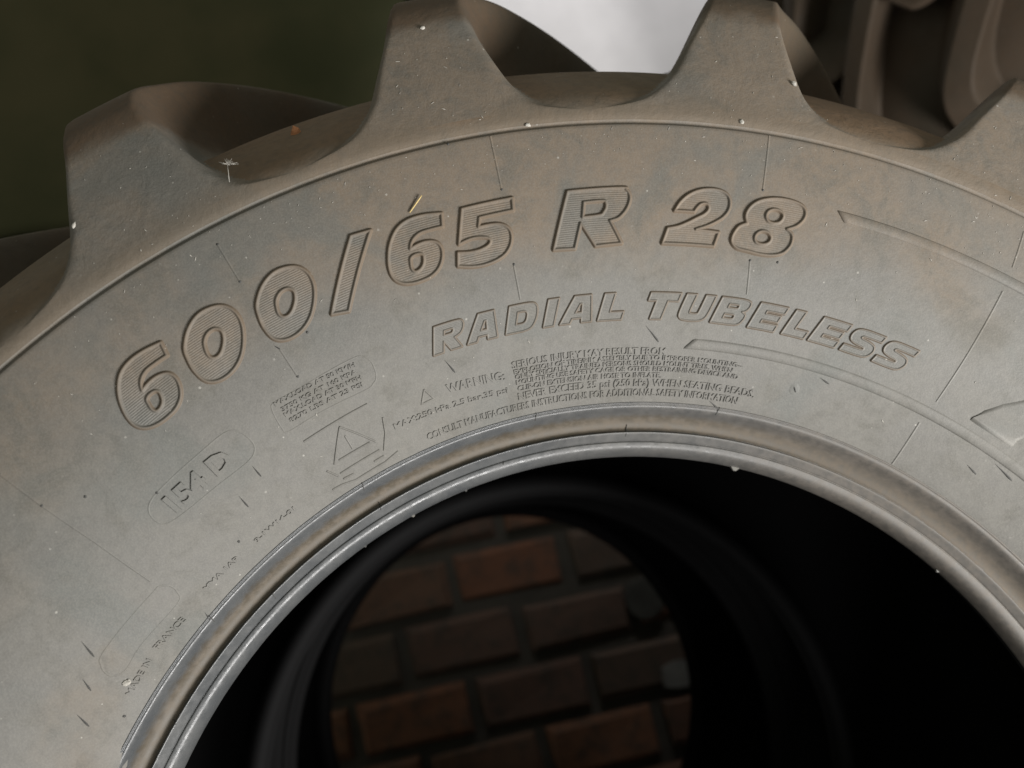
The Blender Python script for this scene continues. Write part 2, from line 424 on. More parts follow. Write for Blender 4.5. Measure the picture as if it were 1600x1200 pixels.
for (px, pz, w, h, pm, sq) in ((.462, H - .112, .125, .062, PLASTER, 4), (.40, H + .085, .10, .10, PLASTER2, 2)):
    k = 20
    a = np.linspace(0, 2 * math.pi, k, endpoint=False)
    rr = (np.abs(np.cos(a)) ** sq + np.abs(np.sin(a)) ** sq) ** (-1 / sq) + rng.normal(0, .04, k)
    fr = [(px + math.cos(t) * w * .5 * q, -.026, pz + math.sin(t) * h * .5 * q) for t, q in zip(a, rr)]
    bk = [(x, .01, z) for x, y, z in fr]
    part('plaster_patch', mesh('plaster_patch', fr + bk, [tuple(range(k))[::-1]] + [(i, (i + 1) % k, k + (i + 1) % k, k + i) for i in range(k)], pm, False), wall)

v, f = box(-.46, .74, -.012, .012, -.62, .62)
bo = part('white_board', mesh('white_board', v, f, BOARD, False), None, (.60, 1.44, 2.42))
tag(bo, 'plain white board on the wall, showing between two tread lugs', 'board')

# a dark olive sheet hung over the wall at the left
OLIVE = plain('olive_sheet', (.085, .076, .034), .9, .45, 2.4, (.046, .050, .018))
nx, nz = 90, 40
xs, zs = np.linspace(-2.5, .10, nx), np.linspace(2.04, 3.25, nz)
XX, ZZ = np.meshgrid(xs, zs, indexing='ij')
drop = .5 + .5 * (ZZ.max() - ZZ) / (ZZ.max() - ZZ.min())
YY = 1.45 + drop * (.018 * np.sin(XX * 9 + .6 * np.sin(ZZ * 3)) + .010 * np.sin(XX * 23 + ZZ * 4 + 1) + .008 * np.sin(ZZ * 7 + XX * 3))
sheet = mesh('hanging_sheet', np.stack([XX, YY, ZZ], -1).reshape(-1, 3), grid_faces(nx, nz), OLIVE)
sh_o = part('hanging_sheet', sheet, None)
so = sh_o.modifiers.new('thickness', 'SOLIDIFY')
so.thickness = .003
tag(sh_o, 'dark olive sheet hanging on the wall at the upper left', 'sheet')

# ------------------------------------------------------------------ the tyre
TOE = .46                      # distance between the two beads
MID = TOE / 2
def revolve(prof, nseg, mat, name, mirror=False, wobble=0.0):
    prof = np.array(prof, float)
    if mirror:
        prof = prof.copy()
        prof[:, 1] = TOE - prof[:, 1]
        prof = prof[::-1]
    th = np.linspace(0, 360, nseg, endpoint=False)
    T, Rr = np.meshgrid(th, prof[:, 0], indexing='ij')
    _, Dd = np.meshgrid(th, prof[:, 1], indexing='ij')
    if wobble:
        w = sum(np.sin(np.radians(T) * k + p) / k ** .5 for k, p in ((37, 1), (83, 2.1), (151, .4), (233, 3)))
        Rr = Rr + wobble * w
    V = polar(T.ravel(), Rr.ravel(), Dd.ravel())
    F = grid_faces(nseg, len(prof), True)
    return mesh(name, V, F, mat)

def smooth_prof(pts, sub=4):
    pts = [np.array(p, float) for p in pts]
    out = []
    for i in range(len(pts) - 1):
        a = pts[max(i - 1, 0)]; b = pts[i]; c = pts[i + 1]; d = pts[min(i + 2, len(pts) - 1)]
        for k in range(sub):
            t = k / sub
            out.append(.5 * (2 * b + (c - a) * t + (2 * a - 5 * b + 4 * c - d) * t * t + (3 * b - a - 3 * c + d) * t ** 3))
    out.append(pts[-1])
    return [tuple(p) for p in out]

lip = smooth_prof([(.3545, .006), (.3525, .0012), (.3528, -.0045), (.3545, -.0105), (.3575, -.0142), (.3618, -.0160)], 4)
lip += [(.3620, -.01535), (.3625, -.01545), (.3628, -.0164)]
lip += smooth_prof([(.3632, -.0168), (.3655, -.0190), (.3674, -.0208), (.3684, -.0213), (.36895, -.0204), (.3693, -.0186)], 4)
groove = smooth_prof([(.3697, -.0193), (.3722, -.0188), (.3756, -.0204), (.3788, -.0240), (.3814, -.0288), (.3832, -.0324), (.3848, -.0346), (.3862, -.0355), (.3870, -.0356)], 5)
crest = [(.38745, -.03605), (.38785, -.0368), (.38825, -.0368), (.3888, -.0366)]
bead_prof = lip + groove + crest
r_sw = np.concatenate([np.linspace(.3888, .5695, 96)])
sw_prof = [(.3888, -.0366)] + [(r, wall_d(r)) for r in r_sw[1:]] + [(.5700, -.1123), (.5706, -.1119), (.5714, -.1111), (.5724, -.1108), (.5733, -.1112), (.5740, -.1118)]
sw_prof[1] = (sw_prof[1][0], wall_d(sw_prof[1][0]))
liner_prof = smooth_prof([(.66, MID), (.655, .12), (.645, .02), (.625, -.045), (.59, -.082), (.54, -.088), (.48, -.072), (.43, -.045), (.395, -.012), (.378, .012), (.366, .020), (.3575, .016), (.3545, .006)], 4)

TYRE = {}
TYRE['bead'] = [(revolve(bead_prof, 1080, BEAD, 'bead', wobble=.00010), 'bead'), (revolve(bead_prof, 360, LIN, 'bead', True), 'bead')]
TYRE['side'] = [(revolve(sw_prof, 1080, RUB, 'sidewall', wobble=.00012), 'sidewall'), (revolve(sw_prof, 360, RUB, 'sidewall', True), 'sidewall')]
TYRE['liner'] = [(revolve(liner_prof, 240, LIN, 'inner_liner'), 'inner_liner'), (revolve(liner_prof, 240, LIN, 'inner_liner', True), 'inner_liner')]

# tread: a base surface and a lug surface blended by the lug pattern, one pitch = 20 degrees
base_c = [(.5740, -.1118), (.5790, -.1128), (.585, -.1122), (.596, -.1070), (.612, -.0955), (.630, -.0775), (.645, -.0575), (.657, -.034), (.665, -.005), (.671, .04), (.676, .12), (.678, MID)]
lug_c = [(.5740, -.1118), (.5790, -.1130), (.590, -.1128), (.612, -.1105), (.640, -.1065), (.664, -.1025), (.685, -.0955), (.703, -.0810), (.716, -.058), (.728, -.02), (.738, .06), (.745, MID)]
def both(cs):
    cs = np.array(cs)
    bk = cs[:-1][::-1].copy()
    bk[:, 1] = TOE - bk[:, 1]
    return np.vstack([cs, bk])
tt = np.concatenate([np.linspace(0, 8, 73)[:-1], np.linspace(8, 9, 13)[:-1], np.linspace(9, 13, 97)[:-1], np.linspace(13, 14, 13)[:-1], np.linspace(14, 22, 73)])
def sample(cs):
    f = np.array(smooth_prof([tuple(p) for p in both(cs)], 24))
    ft = np.arange(len(f)) / 24
    return np.stack([np.interp(tt, ft, f[:, 0]), np.interp(tt, ft, f[:, 1])], 1)
BP, LP = sample(base_c), sample(lug_c)
nt_ = len(BP)
kx = np.arange(0, 14)
c_off = np.array([-1.4, -1.4, -1.4, -1.1, -.85, -.6, -.3, .2, 1.3, 4.0, 9.5, 21.0, 32, 38])
hw_ = np.array([13, 9.5, 5.2, 3.7, 2.95, 2.3, 2.0, 1.9, 1.9, 1.9, 1.9, 1.9, 1.8, 1.6])
rp_ = np.array([4, 3.6, 3.0, 2.5, 2.2, 2.1, 2.1, 2.3, 2.5, 2.6, 2.7, 2.7, 2.6, 2.5])
DTH = .2
NTH = 150                      # s runs from -10 to +20 degrees around the lug's own centre line
THETA0 = -22.5
def cint(x, a):
    f = np.array(smooth_prof([(k, v) for k, v in enumerate(a)], 12))
    return np.interp(x, f[:, 0], f[:, 1])
def shear(t):
    return cint(np.minimum(t, 22 - t), c_off)
def lug_mask(th, t, back):
    tb = 22 - t if back else t
    co, hw, rp = cint(tb, c_off), np.maximum(cint(tb, hw_), .5), cint(tb, rp_)
    end = sstep((12.4 - tb) / .5)
    m = np.zeros(np.broadcast(th, t).shape)
    for k in range(-4, 4):
        d = np.abs(th - (co + 20 * k + (10 if back else 0)))
        m = np.maximum(m, sstep(1 - (d - hw) / rp) * end)
    return m
ext = np.arange(-2, NTH + 3) * DTH - 10
SS, TT = np.meshgrid(ext, tt, indexing='ij')
TH = SS + shear(TT)
mf, mb = lug_mask(TH, TT, False), lug_mask(TH, TT, True)
mk = np.maximum(mf, mb)
RR = BP[None, :, 0] * (1 - mk) + LP[None, :, 0] * mk
DD = BP[None, :, 1] * (1 - mk) + LP[None, :, 1] * mk
PT = polar(TH + THETA0, RR, DD)
du = np.gradient(PT, axis=0)
dv = np.gradient(PT, axis=1)
NN = np.cross(dv, du)
NN /= np.linalg.norm(NN, axis=-1, keepdims=True)
rad = PT.copy(); rad[..., 1] = DD - MID
if (NN * rad).sum() < 0:
    NN = -NN
PT, NN, mf, mb, SS = PT[2:-2], NN[2:-2], mf[2:-2], mb[2:-2], SS[2:-2]
nv = nt_
Fall = grid_faces(NTH + 1, nv)
fm = lambda m: m.ravel()[Fall].max(1)
ftt = np.broadcast_to(tt, (NTH + 1, nv)).ravel()[Fall].mean(1)
fs = SS.ravel()[Fall].mean(1)
is_f = (fm(mf) > .03) & (ftt > 1.6) & (ftt < 20.4)
is_b = (fm(mb) > .03) & ~is_f & (ftt > 1.6) & (ftt < 20.4)
def sub_mesh(sel, name, mat):
    F = Fall[sel]
    u, inv = np.unique(F, return_inverse=True)
    p = PT.reshape(-1, 3)
    fn = np.cross(p[F[:, 1]] - p[F[:, 0]], p[F[:, 2]] - p[F[:, 0]])
    inv = inv.reshape(F.shape)
    if (fn * NN.reshape(-1, 3)[F[:, 0]]).sum() < 0:
        inv = inv[:, ::-1]
    return mesh(name, p[u], inv, mat, True, NN.reshape(-1, 3)[u])
FL = sub_mesh(is_f & (fs < 10), 'tread_lug', SHO)
BL = sub_mesh(is_b & (fs > 0), 'tread_lug', SHO)
GR = sub_mesh(~(is_f | is_b) & (fs < 10), 'tread_groove', VAL)

def build_tyre(y, label, with_group):
    t = link(bpy.data.objects.new('tractor_tyre', None))
    t.location = (0, y, 0)
    tag(t, label, 'tyre', with_group)
    for k in ('bead', 'side', 'liner'):
        for me, nm in TYRE[k]:
            part(nm, me, t, (0, 0, H))
    for k in range(18):
        for me in (FL, BL, GR):
            o = part(me.name.split('.')[0], me, t, (0, 0, H))
            o.rotation_euler = (0, 20 * k * R2D, 0)
    return t
GROUP = 'tractor tyres standing one behind another'
tyre = build_tyre(0, 'big dusty tractor tyre in front, its sidewall moulded 600/65 R 28', GROUP)

# ---------- moulded lettering
def glyph(name, loops, rowpitch, colpitch, hatch, ridge_w, ridge_h, plate_h, hatch_h, mat, shift=0.0):
    """loops in (theta, r); the raised border, plate and hatching are real relief"""
    al = np.concatenate(loops)
    tm, rm = (al[:, 0].min() + al[:, 0].max()) / 2, (al[:, 1].min() + al[:, 1].max()) / 2
    sc = rm * R2D
    LL = [np.stack([(L[:, 0] - tm) * sc, L[:, 1]], 1) for L in loops]
    al = np.concatenate(LL)
    mg = ridge_w * 1.15
    us = np.arange(al[:, 0].min() - mg, al[:, 0].max() + mg, colpitch)
    vs = np.arange(al[:, 1].min() - mg, al[:, 1].max() + mg, rowpitch)
    U, Vv = np.meshgrid(us, vs, indexing='ij')
    S = sdf(np.stack([U.ravel(), Vv.ravel()], 1), LL).reshape(U.shape)
    ridge = np.clip(1 - np.abs(S) / ridge_w, 0, 1)
    ridge = ridge_h * sstep(ridge * 1.15)
    inside = sstep((S + ridge_w * .2) / (ridge_w * .6))
    hs = hatch_h * np.cos(2 * math.pi * (Vv - vs[0]) / hatch) * sstep((S - ridge_w * .9) / (ridge_w * .3))
    h = np.maximum(ridge, plate_h * inside) + hs
    h = np.where(S < -ridge_w * .98, -.00012, h)
    P = on_wall(tm + shift + U / sc, Vv, h).reshape(-1, 3)
    F = grid_faces(len(us), len(vs))
    keep = S.ravel()[F].max(1) > -ridge_w * 1.08
    F = F[keep]
    u, inv = np.unique(F, return_inverse=True)
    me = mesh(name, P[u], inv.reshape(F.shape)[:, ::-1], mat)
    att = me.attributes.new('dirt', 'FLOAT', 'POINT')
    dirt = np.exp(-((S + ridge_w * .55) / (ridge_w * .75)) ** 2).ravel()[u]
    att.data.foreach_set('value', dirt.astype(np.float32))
    return part(name, me, tyre, (0, 0, H))

def two(p):
    return catmull(p)
HT = .00140
for ch, sh in (('6', D['shift6']), ('0', 0), ('0', D['shift0']), ('/', 0), ('6', 0), ('5', 0), ('R', 0), ('2', 0), ('8', 0)):
    nm = {'/': 'raised_slash', 'R': 'raised_letter'}.get(ch, 'raised_numeral')
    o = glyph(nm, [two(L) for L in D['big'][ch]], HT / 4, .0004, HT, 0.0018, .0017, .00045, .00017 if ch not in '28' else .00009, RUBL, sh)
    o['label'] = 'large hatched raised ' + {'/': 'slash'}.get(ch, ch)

EM = {
 'R': [[(0,0,1),(0,1,1),(.74,1),(.95,.93),(1,.72),(.92,.52),(.72,.42,1),(1,0,1),(.62,0,1),(.35,.38,1),(.35,0,1)], [(.35,.60,1),(.35,.76,1),(.62,.76),(.66,.68),(.60,.60)]],
 'A': [[(0,0,1),(.28,1,1),(.78,1,1),(1,0,1),(.68,0,1),(.65,.17,1),(.36,.17,1),(.32,0,1)], [(.42,.37,1),(.62,.37,1),(.57,.70,1),(.51,.70,1)]],
 'D': [[(0,0,1),(0,1,1),(.65,1),(.90,.92),(1,.68),(1,.35),(.88,.08),(.62,0,1)], [(.32,.28,1),(.32,.73,1),(.56,.73),(.66,.62),(.66,.38),(.56,.28)]],
 'I': [[(0,0,1),(0,1,1),(1,1,1),(1,0,1)]],
 'L': [[(0,0,1),(0,1,1),(.42,1,1),(.42,.29,1),(1,.29,1),(1,0,1)]],
 'T': [[(.28,0,1),(.28,.70,1),(0,.70,1),(0,1,1),(1,1,1),(1,.70,1),(.66,.70,1),(.66,0,1)]],
 'U': [[(0,1,1),(0,.30),(.08,.08),(.30,0),(.70,0),(.92,.08),(1,.30),(1,1,1),(.66,1,1),(.66,.36),(.60,.27),(.42,.27),(.34,.36),(.34,1,1)]],
 'B': [[(0,0,1),(0,1,1),(.70,1),(.95,.93),(1,.76),(.95,.60),(.84,.53,1),(1,.42),(1,.2),(.92,.05),(.7,0)], [(.33,.63,1),(.33,.78,1),(.62,.78),(.66,.70),(.62,.63)], [(.33,.22,1),(.33,.39,1),(.62,.39),(.67,.30),(.62,.22)]],
 'E': [[(0,0,1),(0,1,1),(1,1,1),(1,.74,1),(.36,.74,1),(.36,.62,1),(.94,.62,1),(.94,.38,1),(.36,.38,1),(.36,.26,1),(1,.26,1),(1,0,1)]],
 'S': [[(0,0,1),(.60,0),(.90,.06),(1,.28),(.92,.50),(.70,.60),(.38,.66),(.36,.73),(.46,.76),(1,.76,1),(1,1,1),(.35,1),(.08,.93),(0,.72),(.08,.50),(.30,.40),(.62,.35),(.66,.29),(.58,.25),(0,.25,1)]],
}
caps = [('R', -9.62, -6.95), ('A', -6.45, -3.65), ('D', -2.88, -.25), ('I', .60, 1.55), ('A', 2.12, 5.05), ('L', 5.63, 7.84), ('T', 9.75, 12.45), ('U', 12.98, 15.6), ('B', 16.17, 18.95), ('E', 19.70, 22.2), ('L', 22.95, 25.1), ('E', 25.53, 28.1), ('S', 28.65, 31.35), ('S', 31.85, 34.55)]
R0, RH = .4418, .0166
for ch, a, b in caps:
    loops = []
    for L in EM[ch]:
        q = catmull(L, 5)
        v = q[:, 1] * RH
        th = a + q[:, 0] * (b - a) + (.36 * v / .45) / R2D
        loops.append(np.stack([th, R0 + v], 1))
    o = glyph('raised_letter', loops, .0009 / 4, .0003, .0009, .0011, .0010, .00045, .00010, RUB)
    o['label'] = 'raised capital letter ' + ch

# ---------- small text in the built-in font, bent round the side wall
def text_part(s, A, B, h, relief=.00042, bold=.012):
    cu = bpy.data.curves.new('t', 'FONT')
    cu.body = s
    cu.size = 1
    cu.resolution_u = 2
    cu.offset = bold
    ob = bpy.data.objects.new('t', cu)
    C.objects.link(ob)
    me = bpy.data.meshes.new_from_object(ob.evaluated_get(bpy.context.evaluated_depsgraph_get()))
    v = np.empty(len(me.vertices) * 3)
    me.vertices.foreach_get('co', v)
    v = v.reshape(-1, 3)
    polys = [tuple(p.vertices) for p in me.polygons]
    from collections import Counter
    cnt = Counter()
    for p in polys:
        for i in range(len(p)):
            cnt[(p[i], p[(i + 1) % len(p)])] += 1
    rim = [e for e in cnt if (e[1], e[0]) not in cnt]
    bpy.data.objects.remove(ob)
    bpy.data.curves.remove(cu)
    bpy.data.meshes.remove(me)
    x0, x1 = v[:, 0].min(), v[:, 0].max()
    cap = .73
    th = A[0] + (v[:, 0] - x0) / (x1 - x0) * (B[0] - A[0])
    r = A[1] + (th - A[0]) / (B[0] - A[0]) * (B[1] - A[1]) + v[:, 1] / cap * h
    n = len(v)
    P = np.vstack([on_wall(th, r, relief), on_wall(th, r, -.0002)])
    F = [p[::-1] for p in polys] + [(a, b, b + n, a + n) for a, b in rim]
    o = part('raised_text', mesh('raised_text', P, F, RUB, False), tyre, (0, 0, H))
    o['label'] = 'small raised text reading ' + s
    return o
bpy.context.view_layer.update()
for s, A, B, h in D['txt']:
    text_part(s, A, B, h, .0012 if s == '154 D' else .0007, .03 if s == '154 D' else .014)

# ---------- ridges, seams, plates
def ridge(name, pts, w, hgt, closed=False, mat=RUB, taper=False):
    """a raised bead of rubber along a line of (theta, r) points"""
    p = [np.array(q[:2], float) for q in pts]
    if closed:
        p = list(catmull([tuple(q) for q in p], 4))
        p.append(p[0])
    q = []
    for a, b in zip(p[:-1], p[1:]):
        L = math.hypot((b[0] - a[0]) * R2D * a[1], b[1] - a[1])
        n = max(1, int(L / .002))
        q += [a + (b - a) * k / n for k in range(n)]
    q.append(p[-1])
    q = np.array(q)
    xy = np.stack([q[:, 0] * R2D * q[:, 1].mean(), q[:, 1]], 1)
    tg = np.gradient(xy, axis=0)
    tg /= np.linalg.norm(tg, axis=1, keepdims=True) + 1e-12
    nr = np.stack([-tg[:, 1], tg[:, 0]], 1)
    prof = [(-1, -.0001), (-.62, hgt * .55), (-.22, hgt * .96), (.22, hgt * .96), (.62, hgt * .55), (1, -.0001)]
    V = np.zeros((len(q), len(prof), 3))
    k = np.ones(len(q))
    if taper:
        k = np.interp(np.linspace(0, 1, len(q)), [0, .6, .93, 1], [.15, .8, 1, .5])
    for j, (s, hh) in enumerate(prof):
        c = xy + nr * (s * w * k)[:, None]
        V[:, j] = on_wall(c[:, 0] / (R2D * q[:, 1].mean()), c[:, 1], hh * k if hh > 0 else hh)
    F = grid_faces(len(q), len(prof))
    return part(name, mesh(name, V.reshape(-1, 3), F, mat), tyre, (0, 0, H))

def plate(name, loop, hgt, mat=RUB, edge=.0012):
    L = np.array([p[:2] for p in loop], float)
    n = len(L)
    sc = np.array([R2D * L[:, 1].mean(), 1.0])
    xy = L * sc
    tg = np.roll(xy, -1, 0) - np.roll(xy, 1, 0)
    tg /= np.linalg.norm(tg, axis=1, keepdims=True)
    nr = np.stack([tg[:, 1], -tg[:, 0]], 1)
    area2 = (xy[:, 0] * np.roll(xy[:, 1], -1) - np.roll(xy[:, 0], -1) * xy[:, 1]).sum()
    if area2 < 0:
        nr = -nr
    V = np.vstack([on_wall(*(((xy + nr * o) / sc).T), h) for o, h in ((edge * .5, -.0001), (0, hgt * .5), (-edge * .5, hgt * .95), (-edge, hgt))])
    F = [(k * n + i, k * n + (i + 1) % n, (k + 1) * n + (i + 1) % n, (k + 1) * n + i) for k in range(3) for i in range(n)]
    import mathutils
    tris = mathutils.geometry.tessellate_polygon([[Vector((a[0], a[1], 0)) for a in xy]])
    F += [tuple(3 * n + i for i in t) for t in tris]
    return part(name, mesh(name, V, F, mat, True), tyre, (0, 0, H))

for s in D['seam']:
    ridge('mould_seam', s, .0009, .00032)
def arc_band(t0a, t0b, t1, r_hi, r_lo, hgt):
    up = [(t, r_hi) for t in np.linspace(t0a, t1, 60)]
    lo = [(t, r_lo) for t in np.linspace(t1, t0b, 60)]
    n = 60
    xs = np.linspace(0, 1, 140)
    V, rows = [], [(r_hi + .0006, -.0001), (r_hi, hgt * .5), (r_hi - .0006, hgt), ((r_hi + r_lo) / 2, hgt * .9), (r_lo + .0006, hgt), (r_lo, hgt * .5), (r_lo - .0006, -.0001)]
    G = np.zeros((142, len(rows), 3))
    for j, (r, h) in enumerate(rows):
        f = (r_hi - r) / (r_hi - r_lo)
        ts = t0a + (t0b - t0a) * f
        th = ts + (t1 - ts) * xs
        G[1:-1, j] = on_wall(th, r, h)
        G[0, j] = on_wall(ts - .08, r, -.0001)
        G[-1, j] = on_wall(t1 + .05, r, -.0001)
    return part('raised_arc_band', mesh('raised_arc_band', G.reshape(-1, 3), grid_faces(142, len(rows))[:, ::-1], RUB), tyre, (0, 0, H))
arc_band(24.80, 25.48, 78, .5275, .5210, .0011)
arc_band(15.04, 14.20, 72, .4300, .4240, .0009)
sg = None
for s in D['sign']:
    ridge('sign_line', s, .0008, .0007)
ridge('sign_line', D['bang'], .0009, .00045)
t3 = D['tri']
ridge('warning_triangle', [t3[0], t3[1], t3[2], t3[0]], .0008, .0006)
for k in ('oval154', 'ovalbox', 'lozenge'):
    ridge('plate_outline', D[k], .0007, .00018, True)
plate('raised_emblem', D['emblem'], .0007, RUB, .002)
for s in D['spew']:
    ridge('vent_nib', s, .0007, .0008, mat=BLACK, taper=True)
def dimple(t, r, rad, h, mat, name):
    k = 12
    V = [on_wall(t, r, h)]
    for q, hh in ((.6, h * .7), (1, -.0001)):
        for a in np.linspace(0, 2 * math.pi, k, endpoint=False):
            V.append(on_wall(t + math.cos(a) * rad * q / (R2D * r), r + math.sin(a) * rad * q, hh))
    F = [(0, 1 + i, 1 + (i + 1) % k) for i in range(k)] + [(1 + i, 1 + k + i, 1 + k + (i + 1) % k, 1 + (i + 1) % k) for i in range(k)]
    return part(name, mesh(name, V, F, mat), tyre, (0, 0, H))
dimple(-56.2, .3945, .013, .0016, RUB, 'raised_pad')
for t, r in D['dot']:
    dimple(t, r, .0010, .0006, BLACK, 'vent_nib')
dimple(*D['pit'], .0045, .0003, RUB, 'vent_boss')
ridge('vent_nib', [(D['pit'][0] - .2, D['pit'][1] + .002), (D['pit'][0] + .25, D['pit'][1] - .0015)], .0010, .0014, mat=BLACK, taper=True)

# ---------- nicks and moulding flash on the bead
_br = np.array(bead_prof)
_o = np.argsort(_br[:, 0], kind='stable')
def on_bead(t, r, h):
    return polar(np.array(t), np.array(r), np.interp(r, _br[_o, 0], _br[_o, 1]) - h)
for t, r0, r1 in ((-20.59, 0.3665, 0.3725), (-35.29, 0.3645, 0.3705), (9.29, 0.3655, 0.3745), (-51.2, 0.3672, 0.3712), (-5.66, 0.36, 0.3622), (-20.96, .3835, .3888), (-1.16, .3835, .3888), (19.22, .3835, .3888), (-40.59, .3835, .3888)):
    V, k = [], 6
    for i in range(k):
        f = i / (k - 1)
        w = .0006 * (.25 + .75 * math.sin(math.pi * min(1, f * .8 + .2)))
        for sx, hh in ((-1, -.0004), (0, .0007), (1, -.0004)):
            V.append(on_bead(t + (f - .5) * .25 + sx * w / (R2D * .37), r0 + (r1 - r0) * f, hh))
    part('vent_nib', mesh('vent_nib', V, grid_faces(k, 3), BLACK), tyre, (0, 0, H))
for t, big_ in ((-48.19, 0.6), (-44.73, 0.5), (-40.54, 0.6), (-35.68, 0.6), (-31.6, 0.8), (-24.55, 0.9), (-17.87, 1.1), (-10.84, 1), (-4.17, 0.8), (2.78, 0.8), (9.71, 0.8), (11.66, 0.5), (16.51, 0.6), (23.82, 2.4), (30.92, 0.6), (52.73, 1.2), (40.87, 0.5)):
    if big_ < .9:
        continue
    w, ln = .0016 * big_, .0011 * big_
    q = []
    for du_, rr_, dd_ in ((-w, .3529, -.002), (w, .3529, -.002), (w * .3, .3525 - ln, -.0016), (-w * .3, .3525 - ln, -.0016), (-w, .3529, .0012), (w, .3529, .0012), (w * .3, .3525 - ln, .0004), (-w * .3, .3525 - ln, .0004)):
        q.append(polar(np.array(t + du_ / (R2D * .3525)), np.array(rr_), np.array(dd_)))
    part('flash_nub', mesh('flash_nub', q, [(0, 1, 2, 3), (4, 7, 6, 5), (0, 4, 5, 1), (1, 5, 6, 2), (2, 6, 7, 3), (3, 7, 4, 0)], RUB if big_ > 1 else BLACK, False), tyre, (0, 0, H))

# ------------------------------------------------------------------ more tyres
def copy_tree(o, parent=None):
    c = o.copy()
    C.objects.link(c)
    c.parent = parent
    for ch in o.children:
        if ch.name.split('.')[0] in ('bead', 'sidewall', 'inner_liner', 'tread_lug', 'tread_groove'):
            copy_tree(ch, c)
    return c
t2 = copy_tree(tyre)
t2.location = (0, .672, 0)
t2.scale = (1, .85, 1)
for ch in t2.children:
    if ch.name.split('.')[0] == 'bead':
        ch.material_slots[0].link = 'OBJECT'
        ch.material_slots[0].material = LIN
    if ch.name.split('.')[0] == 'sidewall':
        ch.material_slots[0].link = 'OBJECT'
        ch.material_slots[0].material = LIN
t2['label'] = 'second tractor tyre straight behind, its black inside seen through the front tyre'
SX, SY = 1.50, .76
for k, (phi, lab) in enumerate(((20, 'muddy tyre lying flat at the bottom of the stack behind at the right'), (131, 'muddy tyre lying flat in the middle of the stack behind at the right'), (74, 'muddy tyre lying flat on top of the stack, its tread showing at the upper right'))):
    t3_ = copy_tree(tyre)
    for ch in t3_.children:
        if ch.name.split('.')[0] in ('tread_lug', 'tread_groove', 'sidewall', 'bead'):
            ch.material_slots[0].link = 'OBJECT'
            ch.material_slots[0].material = MUD
    p = phi * R2D
    t3_.rotation_euler = (math.pi / 2, 0, p)
    t3_.scale = (1, 1.12, 1)
    t3_.location = (SX + .03 * (k % 2) - math.sin(p) * H, SY + math.cos(p) * H, .128 + k * .771)
    t3_['label'] = lab
    t3_['group'] = 'tyres lying flat in a stack'

# ------------------------------------------------------------------ bits lying on the rubber
def stick(name, p, q, rad, mat, label, cat, h=.0015, group=None, bend=.0):
    a, b = on_wall(*p, h), on_wall(*q, h + .0008)
    n = 6
    pts = np.array([a + (b - a) * k / (n - 1) + np.array([0, -bend * math.sin(math.pi * k / (n - 1)), 0]) for k in range(n)])
    ax = (b - a) / np.linalg.norm(b - a)
    s1 = np.cross(ax, [0, 1, 0]); s1 /= np.linalg.norm(s1)
    s2 = np.cross(ax, s1)
    V = []
    for k, c in enumerate(pts):
        rr = rad * (.7 if k in (0, n - 1) else 1)
        for j in range(6):
            t = j * math.pi / 3
            V.append(c + rr * (math.cos(t) * s1 + math.sin(t) * s2))
    F = [tuple(x) for x in (lambda m, w: [(i * w + j, i * w + (j + 1) % w, (i + 1) * w + (j + 1) % w, (i + 1) * w + j) for i in range(m - 1) for j in range(w)])(n, 6)]
    F += [tuple(range(6)), tuple(range((n - 1) * 6, n * 6))[::-1]]
    o = part(name, mesh(name, V, F, mat), None, (0, 0, H))
    return tag(o, label, cat, group)

def lug_d(r):
    return np.interp(r, LP[:73, 0], LP[:73, 1])
def anywhere(t, r, h):
    return on_wall(t, r, h) if r < .569 else polar(np.array(t), np.array(r), lug_d(r) - h)
stick('straw', (-7.88, .5312), (-6.70, .5396), .0005, STRAW, 'short yellow straw standing at the top of the second 6', 'straw', .001)

def pebble(name, t, r, size, mat, label, cat, lift=.3, group=None, stretch=1.6, place=None):
    c = np.array(place) if place is not None else anywhere(t, r, size * lift)
    a = rng.uniform(0, 3)
    V, k, m = [], 7, 5
    for i in range(m):
        ph = math.pi * i / (m - 1)
        for j in range(k):
            q = 2 * math.pi * j / k
            rr = 1 + rng.normal(0, .16)
            x, y, z = math.sin(ph) * math.cos(q) * stretch * rr, math.cos(ph) * .6, math.sin(ph) * math.sin(q) * rr
            V.append(c + size * .5 * np.array([x * math.cos(a) - z * math.sin(a), y, x * math.sin(a) + z * math.cos(a)]))
    F = [(i * k + j, i * k + (j + 1) % k, (i + 1) * k + (j + 1) % k, (i + 1) * k + j) for i in range(m - 1) for j in range(k)]
    return tag(part(name, mesh(name, V, F, mat, False), None, (0, 0, H)), label, cat, group)
pebble('chip', 1.724, 0.5737, 0.0026, LINT, 'pale chip lying on the rim line right of the second lug', 'chip')
pebble('chip', 16.771, 0.5767, 0.0026, LINT, 'pale splinter below the third lug, just above the rim line', 'chip')
pebble('chip', -27.175, 0.6193, 0.0026, LINT, 'white chip on the left edge of the leftmost lug', 'chip')
pebble('chip', -3.378, 0.6639, 0.0026, LINT, 'white sliver on the face of the second lug near its top', 'chip')
pebble('chip', 20.320, 0.6145, 0.0034, LINT, 'bright chip on the right edge of the third lug', 'chip')
pebble('flake', -48.952, 0.4044, 0.0038, LINT, 'bright flake below the blank lozenge at the lower left', 'flake')
pebble('brick_chip', 0, 0, .0075, CHIP, 'orange brick crumb lying in the groove left of the second lug', 'crumb', place=(-0.139, -0.086, 0.6055))

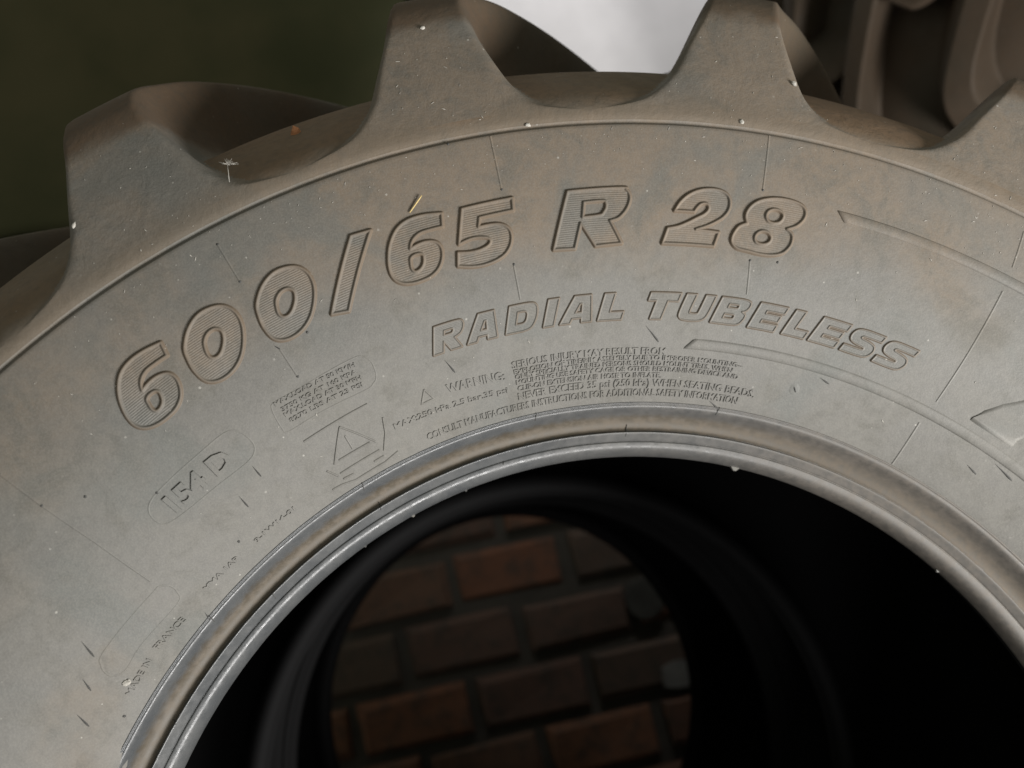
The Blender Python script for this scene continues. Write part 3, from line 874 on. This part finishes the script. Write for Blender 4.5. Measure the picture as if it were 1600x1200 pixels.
# a seed with a tuft of hairs, caught at the foot of the first lug
def seed_tuft():
    t = link(bpy.data.objects.new('dandelion_seed', None))
    foot = anywhere(-18.05, .592, .002)
    top = foot + np.array([.0012, -.004, .0105])
    t.location = (foot[0], foot[1], foot[2] + H)
    tag(t, 'white dandelion seed standing in the groove right of the leftmost lug', 'seed')
    def rod(name, a, b, r):
        ax = (b - a) / np.linalg.norm(b - a)
        s1 = np.cross(ax, [.3, 1, .2]); s1 /= np.linalg.norm(s1)
        s2 = np.cross(ax, s1)
        V = [c + r * q * (math.cos(j * 2.094) * s1 + math.sin(j * 2.094) * s2) - foot for c, q in ((a, 1), (b, .6)) for j in range(3)]
        return V, [(0, 1, 4, 3), (1, 2, 5, 4), (2, 0, 3, 5), (0, 2, 1), (3, 4, 5)]
    V, F = rod('stalk', foot, top, .00028)
    part('stalk', mesh('stalk', V, F, LINT), t)
    VV, FF = [], []
    for k in range(16):
        a = rng.uniform(0, 2 * math.pi)
        e = top + np.array([math.cos(a) * .0065 * rng.uniform(.6, 1.2), rng.uniform(-.003, .003), .0012 + math.sin(a) * .0022])
        V, F = rod('hair', top, e, .00016)
        FF += [tuple(i + len(VV) for i in f) for f in F]
        VV += V
    part('tuft', mesh('tuft', VV, FF, LINT), t)
seed_tuft()

# uncountable lint and chaff stuck to the rubber
VV, FF = [], []
for k in range(340):
    if rng.random() < .62:
        t, r = rng.uniform(-36, 44), rng.choice([rng.uniform(.53, .569), rng.uniform(.40, .569), rng.uniform(.55, .569)])
    else:
        t, r = rng.choice([-22.8, -2.8, 17.2, 37.2]) + rng.normal(0, 3.2), rng.uniform(.576, .655)
        if abs((t + 22.8 + 10) % 20 - 10) > np.interp(r, [.576, .590, .612, .66], [9.5, 6.5, 4.0, 2.2]):
            continue
    ln = rng.choice([rng.uniform(.0004, .0010), rng.uniform(.0008, .0032)], p=[.72, .28])
    w = rng.uniform(.00012, .00026)
    a = rng.uniform(0, math.pi)
    n0 = len(VV)
    for sx, sy in ((-1, 0), (0, 1), (1, 0), (0, -1)):
        x, y = sx * ln / 2, sy * w
        u, v = x * math.cos(a) - y * math.sin(a), x * math.sin(a) + y * math.cos(a)
        for hh in (.00034, .00005):
            VV.append(anywhere(t + u / (R2D * r), min(max(r + v, .39), .66), hh))
    FF += [(n0, n0 + 2, n0 + 4, n0 + 6)[::-1]] + [(n0 + 2 * i, n0 + 2 * i + 1, n0 + 2 * ((i + 1) % 4) + 1, n0 + 2 * ((i + 1) % 4)) for i in range(4)]
lf = part('lint_flecks', mesh('lint_flecks', VV, FF, LINT, False), None, (0, 0, H))
lf['kind'] = 'stuff'
tag(lf, 'tiny pale lint and chaff sprinkled over the dusty rubber', 'lint')
